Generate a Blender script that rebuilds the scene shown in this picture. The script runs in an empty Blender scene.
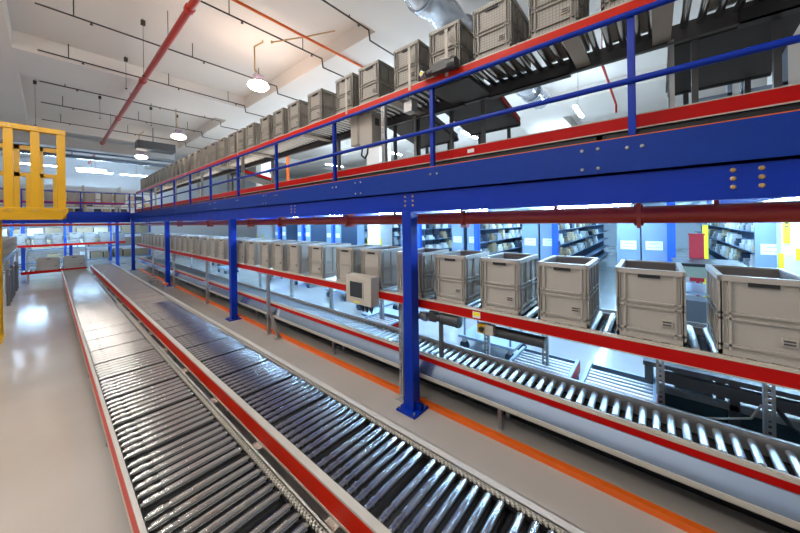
import bpy, math, random
from mathutils import Vector, Matrix
random.seed(7)
S = bpy.context.scene
COL = S.collection
PI = math.pi
SET_Z = 2.1

# ---------------------------------------------------------------- materials
def mat(name, color, rough=0.5, metal=0.0, emit=0.0, ecol=None, var=0.0, vscale=6.0, rvar=0.0, bump=0.0, coat=0.0, spec=0.5):
    m = bpy.data.materials.new(name); m.use_nodes = True
    nt = m.node_tree; b = nt.nodes['Principled BSDF']
    c = (*color, 1)
    b.inputs['Base Color'].default_value = c
    b.inputs['Roughness'].default_value = rough
    b.inputs['Metallic'].default_value = metal
    b.inputs['Specular IOR Level'].default_value = spec
    b.inputs['Coat Weight'].default_value = coat
    b.inputs['Coat Roughness'].default_value = 0.12
    if emit:
        b.inputs['Emission Color'].default_value = (*(ecol or color), 1)
        b.inputs['Emission Strength'].default_value = emit
    if var or rvar or bump:
        tc = nt.nodes.new('ShaderNodeTexCoord')
        n = nt.nodes.new('ShaderNodeTexNoise'); n.inputs['Scale'].default_value = vscale
        n.inputs['Detail'].default_value = 5
        nt.links.new(tc.outputs['Object'], n.inputs['Vector'])
        if var:
            mx = nt.nodes.new('ShaderNodeMix'); mx.data_type = 'RGBA'
            mx.inputs[6].default_value = (*[k * (1 - var) for k in color], 1)
            mx.inputs[7].default_value = (*[min(1, k * (1 + var)) for k in color], 1)
            nt.links.new(n.outputs['Fac'], mx.inputs[0]); nt.links.new(mx.outputs[2], b.inputs['Base Color'])
        if rvar:
            mr = nt.nodes.new('ShaderNodeMapRange')
            mr.inputs['From Min'].default_value = .3; mr.inputs['From Max'].default_value = .7
            mr.inputs['To Min'].default_value = max(0.02, rough - rvar); mr.inputs['To Max'].default_value = rough + rvar
            nt.links.new(n.outputs['Fac'], mr.inputs['Value']); nt.links.new(mr.outputs[0], b.inputs['Roughness'])
        if bump:
            bp = nt.nodes.new('ShaderNodeBump'); bp.inputs['Strength'].default_value = bump; bp.inputs['Distance'].default_value = .02
            nt.links.new(n.outputs['Fac'], bp.inputs['Height']); nt.links.new(bp.outputs[0], b.inputs['Normal'])
    return m

M = dict(
    floor=mat('epoxy_floor', (.47, .44, .405), .15, var=.08, vscale=1.3, rvar=.06, bump=.02),
    ceil=mat('ceiling_paint', (.76, .715, .68), .8, var=.04, vscale=.6),
    wall=mat('wall_paint', (.78, .83, .88), .7, var=.03, vscale=1.0),
    column=mat('column_paint', (.8, .8, .78), .6, var=.03),
    blue=mat('blue_paint', (.0005, .027, .34), .36, var=.08, vscale=4, rvar=.06, spec=.25),
    blueplate=mat('blue_sheet', (.001, .03, .25), .42, var=.13, vscale=14, spec=.25),
    blue2=mat('bright_blue_paint', (.012, .09, .62), .4),
    red=mat('red_paint', (.44, .004, .003), .4, var=.06, vscale=5, spec=.15),
    redorange=mat('red_orange_paint', (.62, .022, .006), .4, var=.06, vscale=5, spec=.18),
    pipered=mat('pipe_red', (.38, .022, .01), .3, var=.08, vscale=6),
    orange=mat('orange_paint', (.78, .13, .008), .42, var=.1, vscale=8),
    yellow=mat('yellow_paint', (.58, .32, .002), .38, var=.06, vscale=5),
    sprinkler=mat('dark_pipe', (.035, .028, .025), .5),
    beige=mat('beige_powdercoat', (.52, .48, .41), .42, var=.05, vscale=9),
    plate=mat('blue_lit_zinc', (.46, .53, .64), .24, .9, var=.05, vscale=5),  # blue tint puts the bluish light on the skirt into the metal colour
    roller=mat('steel_roller', (.6, .595, .575), .15, 1.0),
    rollerdark=mat('dark_steel_roller', (.52, .515, .51), .24, 1.0),
    roller2=mat('bright_steel_roller', (.82, .85, .88), .4, 1.0),
    steel=mat('galvanised_steel', (.42, .42, .42), .42, .75, var=.12, vscale=18),
    dsteel=mat('dark_steel', (.1, .1, .105), .45, .3),
    black=mat('black_plastic', (.012, .012, .014), .45),
    dark_sheet=mat('dark_sheeting', (.035, .036, .038), .6, var=.2, vscale=10),
    tray=mat('dark_tray', (.04, .042, .045), .5, .1, var=.1),
    crate=mat('grey_crate_plastic', (.41, .38, .34), .45),
    innershade=mat('crate_inside_shade', (.19, .165, .15), .6),  # darker crate plastic, the shade inside is put into the colour
    slot=mat('slot_dark', (.012, .013, .016), .6),
    label=mat('paper_label', (.42, .39, .34), .6),
    ink=mat('ink', (.05, .05, .055), .7),
    paper=mat('white_paper', (.82, .83, .84), .6),
    rack=mat('rack_blue_grey', (.2, .28, .4), .45, var=.04),
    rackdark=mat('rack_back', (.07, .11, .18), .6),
    boxw=mat('parcel_white', (.85, .83, .78), .7), boxb=mat('parcel_brown', (.36, .25, .15), .75),
    boxg=mat('parcel_grey', (.4, .41, .42), .7), boxr=mat('parcel_tan', (.62, .48, .3), .75),
    boxd=mat('parcel_dark', (.05, .06, .09), .6),
    motor=mat('motor_dark_grey', (.06, .063, .068), .4, .2),
    signy=mat('sign_yellow', (.9, .78, .02), .5),
    redboard=mat('red_board', (.36, .01, .02), .5),
    green=mat('grey_green_panel', (.28, .31, .24), .5),
    teal=mat('dark_teal_panel', (.02, .05, .06), .35),
    foil=mat('foil_duct', (.7, .74, .82), .2, .7, vscale=5, bump=1.0),
    tube=mat('tube_lit', (.9, .95, 1), .4, emit=100, ecol=(.36, .66, 1)),
    tubeadded=mat('tube_lit_added', (.9, .95, 1), .4, emit=150, ecol=(1, .93, .86)),  # for the battens added out of view to light the aisle
    tubedeck=mat('tube_lit_deck', (.9, .95, 1), .4, emit=165, ecol=(.4, .69, 1)),
    tubefar=mat('tube_lit_far', (.9, .95, 1), .4, emit=55, ecol=(.6, .8, 1)),
    tubemezz=mat('tube_lit_hall', (.9, .95, 1), .4, emit=130, ecol=(.62, .82, 1)),
    bulb=mat('bulb_lit', (1, .95, .9), .4, emit=36, ecol=(1, .72, .54)),
    bulbd=mat('bulb_lit_white', (1, .95, .9), .4, emit=7, ecol=(1, .88, .78)),
    lampbody=mat('lamp_housing', (.22, .19, .26), .5, .2),
    conduit=mat('brass_conduit', (.5, .33, .14), .45, .4),
    glassdark=mat('window_dark', (.03, .035, .045), .12),
    cart=mat('cart_blue_steel', (.3, .38, .48), .4, .3),
    rubber=mat('rubber_black', (.014, .014, .016), .6),
    tyre=mat('caster_blue_grey', (.04, .07, .12), .5),
)

def grid_crate():
    m = mat('grey_crate_ribbed', (.37, .35, .315), .5)
    nt = m.node_tree; b = nt.nodes['Principled BSDF']
    tc = nt.nodes.new('ShaderNodeTexCoord'); sp = nt.nodes.new('ShaderNodeSeparateXYZ')
    nt.links.new(tc.outputs['Object'], sp.inputs[0])
    outs = []
    for ax in (0, 1, 2):
        mu = nt.nodes.new('ShaderNodeMath'); mu.operation = 'MULTIPLY'; mu.inputs[1].default_value = 1 / .0265
        fr = nt.nodes.new('ShaderNodeMath'); fr.operation = 'FRACT'
        lt = nt.nodes.new('ShaderNodeMath'); lt.operation = 'LESS_THAN'; lt.inputs[1].default_value = .17
        nt.links.new(sp.outputs[ax], mu.inputs[0]); nt.links.new(mu.outputs[0], fr.inputs[0]); nt.links.new(fr.outputs[0], lt.inputs[0])
        outs.append(lt)
    # ribs in Y and Z on the ends, X and Z on the sides: pick by the face normal
    ge = nt.nodes.new('ShaderNodeNewGeometry'); vt = nt.nodes.new('ShaderNodeVectorTransform')
    vt.vector_type = 'NORMAL'; vt.convert_from = 'WORLD'; vt.convert_to = 'OBJECT'
    nt.links.new(ge.outputs['True Normal'], vt.inputs[0])
    sn = nt.nodes.new('ShaderNodeSeparateXYZ'); nt.links.new(vt.outputs[0], sn.inputs[0])
    ab = nt.nodes.new('ShaderNodeMath'); ab.operation = 'ABSOLUTE'; nt.links.new(sn.outputs[0], ab.inputs[0])
    gt = nt.nodes.new('ShaderNodeMath'); gt.operation = 'GREATER_THAN'; gt.inputs[1].default_value = .5; nt.links.new(ab.outputs[0], gt.inputs[0])
    mi = nt.nodes.new('ShaderNodeMix'); nt.links.new(gt.outputs[0], mi.inputs[0])
    nt.links.new(outs[0].outputs[0], mi.inputs[2]); nt.links.new(outs[1].outputs[0], mi.inputs[3])
    mx = nt.nodes.new('ShaderNodeMath'); mx.operation = 'MAXIMUM'
    nt.links.new(mi.outputs[0], mx.inputs[0]); nt.links.new(outs[2].outputs[0], mx.inputs[1])
    cm = nt.nodes.new('ShaderNodeMix'); cm.data_type = 'RGBA'
    cm.inputs[6].default_value = (.4, .375, .335, 1); cm.inputs[7].default_value = (.2, .18, .15, 1)
    nt.links.new(mx.outputs[0], cm.inputs[0]); nt.links.new(cm.outputs[2], b.inputs['Base Color'])
    return m
M['crategrid'] = grid_crate()

# ---------------------------------------------------------------- mesh builder
class MB:
    def __init__(s): s.v = []; s.f = []
    def box(s, x0, x1, y0, y1, z0, z1):
        x0, x1 = min(x0, x1), max(x0, x1); y0, y1 = min(y0, y1), max(y0, y1); z0, z1 = min(z0, z1), max(z0, z1)
        n = len(s.v)
        s.v += [(x0, y0, z0), (x1, y0, z0), (x1, y1, z0), (x0, y1, z0), (x0, y0, z1), (x1, y0, z1), (x1, y1, z1), (x0, y1, z1)]
        s.f += [tuple(n + k for k in q) for q in ((3, 2, 1, 0), (4, 5, 6, 7), (0, 1, 5, 4), (1, 2, 6, 5), (2, 3, 7, 6), (3, 0, 4, 7))]
        return s
    def hexa(s, pts):      # eight corners, bottom ring then top ring
        n = len(s.v); s.v += [tuple(p) for p in pts]
        s.f += [tuple(n + k for k in q) for q in ((3, 2, 1, 0), (4, 5, 6, 7), (0, 1, 5, 4), (1, 2, 6, 5), (2, 3, 7, 6), (3, 0, 4, 7))]
        return s
    def bar(s, p, q, w, h):   # square bar between two points
        p, q = Vector(p), Vector(q); d = (q - p).normalized()
        up = Vector((0, 0, 1)) if abs(d.z) < .95 else Vector((1, 0, 0))
        a = d.cross(up).normalized() * w / 2; b = a.cross(d).normalized() * h / 2
        ring = lambda c: [c - a - b, c + a - b, c + a + b, c - a + b]
        return s.hexa(ring(p) + ring(q))
    def lathe(s, p, d, prof, n=16):   # profile (t along d, r)
        p, d = Vector(p), Vector(d).normalized()
        up = Vector((0, 0, 1)) if abs(d.z) < .95 else Vector((1, 0, 0))
        a = d.cross(up).normalized(); b = d.cross(a).normalized()
        st = len(s.v)
        for t, r in prof:
            for k in range(n):
                th = 2 * PI * k / n
                s.v.append(tuple(p + d * t + a * (r * math.cos(th)) + b * (r * math.sin(th))))
        for i in range(len(prof) - 1):
            for k in range(n):
                k2 = (k + 1) % n
                s.f.append((st + i * n + k, st + i * n + k2, st + (i + 1) * n + k2, st + (i + 1) * n + k))
        s.f.append(tuple(st + k for k in range(n - 1, -1, -1)))
        e = st + (len(prof) - 1) * n
        s.f.append(tuple(e + k for k in range(n)))
        return s
    def cyl(s, p, q, r, n=14):
        p, q = Vector(p), Vector(q)
        return s.lathe(p, q - p, [(0, r), ((q - p).length, r)], n)
    def tube(s, pts, r, n=10):
        for i in range(len(pts) - 1):
            s.cyl(pts[i], pts[i + 1], r, n)
        for p in pts[1:-1]: s.ball(p, r * 1.02, n)
        return s
    def ball(s, c, r, n=10):
        return s.lathe((c[0], c[1], c[2] - r), (0, 0, 1), [(r - r * math.cos(PI * k / 6), max(1e-4, r * math.sin(PI * k / 6))) for k in range(7)], n)

def mesh_of(name, mb, material, org=(0, 0, 0), smooth=True):
    me = bpy.data.meshes.new(name)
    ox, oy, oz = org
    me.from_pydata([(x - ox, y - oy, z - oz) for x, y, z in mb.v], [], mb.f)
    me.materials.append(M[material]); me.update()
    import bmesh
    bm = bmesh.new(); bm.from_mesh(me); bmesh.ops.recalc_face_normals(bm, faces=bm.faces); bm.to_mesh(me); bm.free()
    if smooth:
        for p in me.polygons: p.use_smooth = True
        me.set_sharp_from_angle(angle=math.radians(35))
    return me

def wloc(o):
    v = Vector(o.location)
    if o.parent: v = v + wloc(o.parent)
    return v

def part(name, mb, material, parent, loc=None, label=None, kind=None, bevel=0):
    """a mesh, given in world coordinates, as a child of its thing or part (loc = world origin)"""
    pw = wloc(parent); org = Vector(loc) if loc is not None else pw
    me = mb if isinstance(mb, bpy.types.Mesh) else mesh_of(name, mb, material, org)
    o = bpy.data.objects.new(name, me); COL.objects.link(o); o.parent = parent; o.location = org - pw
    if label: o['label'] = label
    if kind: o['kind'] = kind
    if bevel: bev(o, bevel)
    return o
def bev(o, w):
    m = o.modifiers.new('bevel', 'BEVEL'); m.width = w; m.segments = 2; m.limit_method = 'ANGLE'; m.angle_limit = .6
def tag(o, label, cat, group=None):
    o['label'] = label; o['category'] = cat
    if group: o['group'] = group
    return o
def thing(name, label, cat, loc=(0, 0, 0), group=None):
    o = bpy.data.objects.new(name, None); COL.objects.link(o); o.location = loc; o.empty_display_size = .1
    return tag(o, label, cat, group)
def solid(name, mb, material, label, cat, loc=(0, 0, 0), group=None, bevel=0):
    o = bpy.data.objects.new(name, mesh_of(name, mb, material, loc)); COL.objects.link(o); o.location = loc
    if bevel: bev(o, bevel)
    return tag(o, label, cat, group)
def struct(name, mb, material, loc=(0, 0, 0)):
    o = bpy.data.objects.new(name, mesh_of(name, mb, material, loc)); COL.objects.link(o); o.location = loc
    o['kind'] = 'structure'; return o
KIDS = {}
def dup(root, loc, label=None, group=None):
    def cp(o, par):
        c = o.copy(); COL.objects.link(c)
        if par: c.parent = par
        for ch in o.children: cp(ch, c)
        return c
    r = cp(root, None); r.location = loc
    if label: r['label'] = label
    if group: r['group'] = group
    return r
ORD = ['first', 'second', 'third', 'fourth', 'fifth', 'sixth', 'seventh', 'eighth', 'ninth', 'tenth', 'eleventh', 'twelfth', 'thirteenth', 'fourteenth', 'fifteenth',
       'sixteenth', 'seventeenth', 'eighteenth', 'nineteenth', 'twentieth', 'twenty-first', 'twenty-second', 'twenty-third', 'twenty-fourth', 'twenty-fifth', 'twenty-sixth',
       'twenty-seventh', 'twenty-eighth', 'twenty-ninth', 'thirtieth', 'thirty-first', 'thirty-second', 'thirty-third', 'thirty-fourth', 'thirty-fifth', 'thirty-sixth']

# ---------------------------------------------------------------- the building
struct('floor', MB().box(-7, 27, -5, 35, -.2, 0), 'floor')
CZ, BZ = 7.6, 7.1
struct('ceiling', MB().box(-7, 27, -5, 35, CZ, CZ + .2), 'ceil')
for i, (a, b) in enumerate([(3.4, 5.56), (13.6, 15.77), (23.8, 25.9)]):
    struct('ceiling_beam', MB().box(-7, 27, a, b, BZ, CZ), 'ceil')
for i, (a, b) in enumerate([(-2.6, -.61), (5.65, 7.6), (14.5, 16.5)]):
    g = MB()
    for (y0, y1) in [(-5, 3.4), (5.56, 13.6), (15.77, 23.8), (25.9, 35)]: g.box(a, b, y0, y1, BZ, CZ)
    struct('ceiling_beam', g, 'ceil')
struct('wall_right', MB().box(26.8, 27, -5, 35, 0, CZ), 'wall')
struct('wall_back', MB().box(-7, 26.8, 34.8, 35, 0, CZ), 'wall')
struct('wall_left', MB().box(-7.2, -7, -5, 35, 0, CZ), 'wall')
# building columns with yellow corner guards
for k, y in enumerate((-2.12, 8.85, 19.2)):
    x0, w = 8.72, .36
    c = struct('pillar', MB().box(x0, x0 + .72, y - w, y + w, 0, BZ), 'column', (x0, y, 0))
    g = MB()
    for yy in (y - w, y + w): g.box(x0 - .004, x0 + .05, yy - .03, yy + .03, 0, 1.4)
    part('corner_guard', g, 'signy', c)
# mezzanine decks
struct('mezzanine_floor', MB().box(2.7, 26.8, -5, 19.6, 2.45, 2.6), 'column')
struct('mezzanine_floor_far', MB().box(-4.5, 26.8, 19.7, 27, 2.45, 2.6), 'column')

# ---------------------------------------------------------------- mezzanine steel
BX = 2.62
t = thing('mezzanine_beam', 'long blue steel edge beam carrying the upper conveyors, bolted to the blue columns', 'beam', (BX, 0, 2.2))
part('channel', MB().box(BX + .01, BX + .09, -2.5, 19.6, 2.2, 2.215).box(BX + .01, BX + .022, -2.5, 19.6, 2.215, 2.42).box(BX + .01, BX + .09, -2.5, 19.6, 2.405, 2.42), 'blue', t)
part('kick_plate', MB().box(BX - .025, BX + .03, -2.5, 19.6, 2.42, 2.655), 'blueplate', t)
part('deck_edge', MB().box(BX - .02, BX + .05, -2.5, 19.6, 2.655, 2.662), 'orange', t, label='thin orange edge strip')
bolt_me = mesh_of('bolt', MB().lathe((0, 0, 0), (-1, 0, 0), [(0, .012), (.006, .012), (.010, .007)], 8), 'steel')
brass_me = mesh_of('bolt', MB().lathe((0, 0, 0), (-1, 0, 0), [(0, .014), (.006, .014), (.012, .008)], 8), 'conduit')
for y in (.36, 2.91, 5.48, 8.0, 11.4):
    for yy in (y - .05, y + .05):
        for z in (2.46, 2.6): part('bolt', bolt_me, None, t, (BX - .025, yy, z))
for y in (.11, 1.75, 3.41, 5.06, 6.72, 8.37):
    for yy in (y - .05, y + .03): part('bolt', bolt_me, None, t, (BX - .025, yy, 2.58))
for y in (-.41, 2.1, 4.55):
    for yy in (y - .055, y + .055):
        for z in (2.27, 2.32, 2.37): part('bolt', brass_me, None, t, (BX + .01, yy, z))
colnames = ['nearest blue steel column, its base plate beside the orange floor strip', 'second blue steel column from the camera, beside the right foreground conveyor',
            'third blue steel column from the camera, with a yellow capped marker post in front', 'slim blue steel column under the corner where the two mezzanine beams meet']
for lab, y, x in zip(colnames, (2.08, 7.06, 12.65, 18.5), (2.61, 2.62, 2.62, 2.55)):
    c = thing('steel_column', lab, 'column', (x, y, 0), 'blue columns under the mezzanine')
    h = .062
    part('shaft', MB().box(x - h, x + h, y - h, y + h, .02, 2.198), 'blue', c, bevel=.006)
    part('base_plate', MB().box(x - .13, x + .13, y - .13, y + .13, 0, .022), 'blue', c, bevel=.004)
    for a in (-1, 1):
        for b_ in (-1, 1): part('anchor_bolt', MB().cyl((x + a * .1, y + b_ * .1, .02), (x + a * .1, y + b_ * .1, .045), .012, 8), 'steel', c)
    part('gusset', MB().box(x - .006, x + .006, y - .12, y + .12, .022, .1), 'blue', c)
# railing
r = thing('guard_railing', 'blue tubular guard railing along the edge of the mezzanine over the crates', 'railing', (BX, 0, 2.66))
ys = [-1.54 + 1.652 * k for k in range(13)]
for y in ys: part('post', MB().box(BX - .022, BX + .022, y - .022, y + .022, 2.662, 3.515), 'blue', r, (BX, y, 2.66), bevel=.004)
for z in (3.49, 3.035): part('rail', MB().cyl((BX - .03, -2.2, z), (BX - .03, 18.5, z), .0215), 'blue', r)
# far cross beam and railing
FY = 19.6
t = thing('cross_beam', 'blue steel beam crossing the far end of the aisle at mezzanine height', 'beam', (0, FY, 2.2))
part('channel', MB().box(-4.5, 2.62, FY, FY + .08, 2.22, 2.46), 'blue', t)
part('kick_plate', MB().box(-4.5, 2.62, FY - .03, FY + .03, 2.46, 2.72), 'blue', t)
r = thing('guard_railing', 'blue guard railing along the far cross mezzanine behind the yellow frame', 'railing', (0, FY, 2.72))
for k in range(5):
    x = 2.6 - 1.65 * k
    part('post', MB().box(x - .025, x + .025, FY - .025, FY + .025, 2.72, 3.62), 'blue', r, (x, FY, 2.72))
for z in (3.6, 3.1): part('rail', MB().cyl((-4.5, FY - .03, z), (2.6, FY - .03, z), .022, 10), 'blue', r)
for lab, x, y in (('far blue column under the cross mezzanine, right of the conveyor ends', 2.2, 20.2), ('far blue column behind the row of crates on the cross conveyor', .75, 23.0), ('far left blue column near the stacked machinery', -.75, 22.0)):
    c = thing('steel_column', lab, 'column', (x, y, 0), 'blue columns under the mezzanine')
    part('shaft', MB().box(x - .06, x + .06, y - .06, y + .06, .02, 2.44), 'blue2', c); part('base_plate', MB().box(x - .15, x + .15, y - .15, y + .15, 0, .02), 'blue2', c)
# red sprinkler main under the deck, with couplings
t = thing('fire_pipe', 'thick red fire pipe running just under the mezzanine beam', 'pipe', (2.95, 0, 2.115))
part('tube', MB().cyl((2.95, -2.5, 2.118), (2.95, 19.3, 2.118), .066, 18), 'pipered', t)
for y in (.093, 1.578, 3.5, 5.52, 6.894, 9.5, 12.5):
    part('coupling', MB().cyl((2.95, y - .028, 2.118), (2.95, y + .028, 2.118), .084, 16).box(2.87, 3.03, y - .012, y + .012, 2.018, 2.218), 'pipered', t)
for y in (-.318, .674, 2.6, 4.4, 8.2): part('hanger', MB().box(2.93, 2.97, y - .012, y + .012, 2.118, 2.45), 'pipered', t)
t = thing('fire_pipe', 'thin red fire pipe across the far end below the cross beam', 'pipe', (0, 19.4, 2.15))
part('tube', MB().cyl((-4, 19.4, 2.16), (2.9, 19.4, 2.13), .05), 'pipered', t)
# secondary deck beams across, seen between the edge beam and the fire pipe
for k in range(9):
    y = -.9 + 2.4 * k
    solid('deck_joist', MB().box(2.72, 9.2, y - .04, y + .04, 2.26, 2.45), 'blue', '%s blue joist from the right under the mezzanine deck' % ORD[k], 'joist', (2.72, y, 2.26), 'joists under the deck')

# ---------------------------------------------------------------- conveyors
def roller_mesh(x0, x1, r, material, sleeves=False):
    L = x1 - x0
    if sleeves:
        prof = [(0, r * .55), (.012, r * .55), (.012, r * .86), (.05, r * .86), (.052, r * .99), (.088, r * .99), (.09, r * .8), (.118, r * .8), (.12, r), (L - .02, r), (L - .012, r * .8), (L, r * .6)]
    else:
        prof = [(0, r * .45), (.012, r * .45), (.014, r), (L - .014, r), (L - .012, r * .45), (L, r * .45)]
    return MB().lathe((0, 0, 0), (1, 0, 0), prof, 14)
def add_rollers(root, x0, x1, ys, ztop, r, material, sleeves=False):
    """the 100 rollers nearest the camera are parts of their own, the rest one part"""
    me = mesh_of('roller', roller_mesh(x0, x1, r, material, sleeves), material)
    zc = ztop - r
    vis = sorted([y for y in ys], key=lambda y: (x0 ** 2 + y * y) if y > -.23 * x0 - .1 else 1e6 + abs(y))
    for y in sorted(vis[:100]): part('roller', me, None, root, (x0, y, zc))
    rest = MB()
    for y in vis[100:]: rest.cyl((x0, y, zc), (x1, y, zc), r, 10)
    if vis[100:]: part('roller_bed', rest, material, root, kind='stuff')

def fore_conveyor(label, xl, rl, rr, xo, y0, y1, pitch, every, redmat, rmat):
    zt = .40
    t = thing('roller_conveyor', label, 'conveyor', ((xl + xo) / 2, y0, 0))
    part('side_frame', MB().box(xl, xl + .012, y0, y1, .245, zt), redmat, t, label='red outer side of the frame')
    part('frame_flange', MB().box(xl, rl - .012, y0, y1, zt, zt + .005).box(rl - .018, rl - .012, y0, y1, zt - .1, zt).box(xl - .004, xl, y0, y1, .232, .25).box(xl - .002, xl, y0, y1, zt - .012, zt + .005), 'beige', t)
    part('side_frame', MB().box(xo - .006, xo, y0, y1, .2, zt).box(rr + .03, xo, y0, y1, zt - .004, zt).box(rr + .03, rr + .036, y0, y1, zt - .06, zt), 'beige', t)
    ch = MB(); y = y0
    while y < min(y1, 9.0):
        ch.box(rr + .003, rr + .017, y, y + .014, zt - .03, zt - .006); ch.box(rr + .012, rr + .029, y + .016, y + .027, zt - .03, zt - .006)
        y += .031
    part('chain_channel', MB().box(rr + .002, rr + .03, y0, y1, zt - .05, zt - .022), 'black', t)
    part('drive_chain', ch, 'beige', t, label='toothed drive chain')
    part('dark_sheet', MB().box(rl - .01, xo - .008, y0, y1, .27, .28), 'dark_sheet', t)  # dark sheet stands in for the shade between the rollers
    ys = []; y = y0 + .1; k = 0
    while y < y1 - .05:
        ys.append(y); k += 1; y += pitch + (.036 if k % every == 0 else 0)
    add_rollers(t, rl, rr, ys, zt - .004, .0305 if pitch > .085 else .0265, rmat, True)
    y = y0 + .6
    while y < y1:
        part('leg', MB().box(xl + .02, xl + .06, y - .02, y + .02, 0, .26).box(xo - .06, xo - .02, y - .02, y + .02, 0, .26).box(xl + .02, xo - .02, y - .02, y + .02, .2, .24), 'steel', t, ((xl + xo) / 2, y, 0))
        y += 2.0
    return t
CA = fore_conveyor('left of the two low roller conveyors in the foreground aisle, with red outer side', .315, .35, .945, 1.0, -.6, 17.3, .0915, 6, 'redorange', 'roller')
CB = fore_conveyor('right of the two low roller conveyors in the foreground aisle, beside the blue columns', 1.146, 1.208, 1.782, 1.875, -1.2, 18.4, .082, 7, 'redorange', 'rollerdark')
br_me = mesh_of('cross_bracket', MB().box(1.0, 1.144, -.05, .05, .2, .225), 'beige')
for k in range(16): part('cross_bracket', br_me, None, CA, (0, 1.55 + 1.02 * k, 0))

def slot_upright(x, y, z0, z1, w=.06):
    g = MB().box(x - w / 2, x - w / 2 + .006, y - .02, y + .02, z0, z1).box(x + w / 2 - .006, x + w / 2, y - .02, y + .02, z0, z1).box(x - w / 2, x + w / 2, y + .014, y + .02, z0, z1)
    z = z0 + .05
    n = 0
    while z < z1 - .03 and n < 40:
        g.box(x - .006, x + .006, y + .008, y + .0145, z, z + .025); z += .06; n += 1
    g.box(x - .05, x + .05, y - .05, y + .05, z0, z0 + .008)
    return g
def side_upright(x, y, z0, z1):     # slotted C post, slots on the face that looks at the aisle
    g = MB().box(x, x + .008, y - .028, y - .009, z0, z1).box(x, x + .008, y + .009, y + .028, z0, z1)
    z = z0
    while z < z1 - .02:
        g.box(x, x + .008, y - .009, y + .009, z, min(z1, z + .022)); z += .044
    g.box(x + .008, x + .05, y + .022, y + .028, z0, z1).box(x + .008, x + .05, y - .028, y - .022, z0, z1)
    g.box(x - .03, x + .09, y - .06, y + .06, z0, z0 + .008)
    return g

# waist-high crate conveyor under the mezzanine
MX = 2.72
CM = thing('roller_conveyor', 'waist-high conveyor with red rail carrying the long row of grey crates', 'conveyor', (MX, 0, 0))
part('front_rail', MB().box(MX, MX + .012, -2.2, 18.8, 1.12, 1.21), 'red', CM, label='red front rail')
part('rail_flange', MB().box(MX - .003, MX + .03, -2.2, 18.8, 1.208, 1.214).box(MX + .03, MX + .045, -2.2, 18.8, 1.18, 1.222).box(MX - .003, MX, -2.2, 18.8, 1.112, 1.12), 'beige', CM)
part('rear_rail', MB().box(3.385, 3.4, -2.2, 18.8, 1.1, 1.24).box(3.36, 3.385, -2.2, 18.8, 1.2, 1.21), 'steel', CM)
add_rollers(CM, MX + .05, 3.37, [-2.1 + .1 * k for k in range(208)], 1.226, .025, 'roller2')
for y in (-.75, 2.28, 5.58, 8.95, 12.15, 15.2):
    lg = part('leg', side_upright(2.66, y, 0, 1.125), 'steel', CM, (2.66, y, 0))
    part('bracket', MB().box(2.66, 2.75, y - .02, y + .02, 1.04, 1.12), 'steel', CM, (2.66, y, 1.04))
lg = part('brace', MB().bar((2.67, 5.6, .55), (2.69, 5.22, .03), .05, .03).box(2.63, 2.75, 5.16, 5.26, 0, .02), 'steel', CM)
for y in (-.62, -.02, .9, 1.55, 3.3, 4.6, 6.0, 7.5, 9.2, 11.0, 13.0): part('leg', side_upright(3.38, y, 0, 1.12), 'steel', CM, (3.38, y, 0))
part('dark_sheet', MB().box(MX + .05, 3.37, -2.2, 18.8, 1.135, 1.15), 'dark_sheet', CM)
part('cable_tray', MB().box(3.1, 3.35, -2.0, .55, 1.0, 1.03).box(3.1, 3.11, -2.0, .55, 1.0, 1.07), 'dsteel', CM)
# geared motor, switch and sticker on the rail
mo = part('gear_motor', MB().lathe((2.78, 1.56, 1.035), (0, 1, 0), [(0, .035), (.005, .066), (.03, .072), (.035, .062), (.04, .062), (.05, .066), (.2, .066), (.21, .055), (.24, .055), (.25, .042), (.33, .042)], 18).box(2.75, 2.81, 1.62, 1.72, 1.08, 1.12).box(2.74, 2.82, 1.84, 1.93, .98, 1.09), 'motor', CM)
part('gear_head', MB().lathe((2.74, 1.955, 1.02), (0, 1, 0), [(0, .05), (.05, .05), (.06, .04), (.09, .04)], 14).lathe((2.7, 1.97, 1.02), (1, 0, 0), [(0, .03), (.08, .03)], 12), 'steel', mo)
part('motor_stand', MB().box(2.77, 2.8, 1.78, 1.82, .6, 1.0), 'dsteel', mo)
part('drive_drum', MB().cyl((2.84, .75, 1.0), (2.84, 1.34, 1.0), .05, 16).cyl((2.84, 1.34, 1.0), (2.84, 1.38, 1.0), .03), 'motor', CM)
sw = part('isolator_switch', MB().box(2.73, 2.79, 1.27, 1.345, .99, 1.075), 'yellow', CM, label='yellow isolator switch')
part('knob', MB().lathe((2.73, 1.3, 1.033), (-1, 0, 0), [(0, .028), (.012, .028), (.018, .02)], 14), 'black', sw)
part('switch_box', MB().box(2.74, 2.8, 1.19, 1.27, .985, 1.08), 'beige', sw)
st = part('warning_sticker', MB().box(MX - .005, MX - .0035, 1.305, 1.385, 1.135, 1.195), 'paper', CM, label='white sticker with a yellow band')
part('sticker_band', MB().box(MX - .0065, MX - .005, 1.31, 1.38, 1.155, 1.19), 'signy', st)

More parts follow.
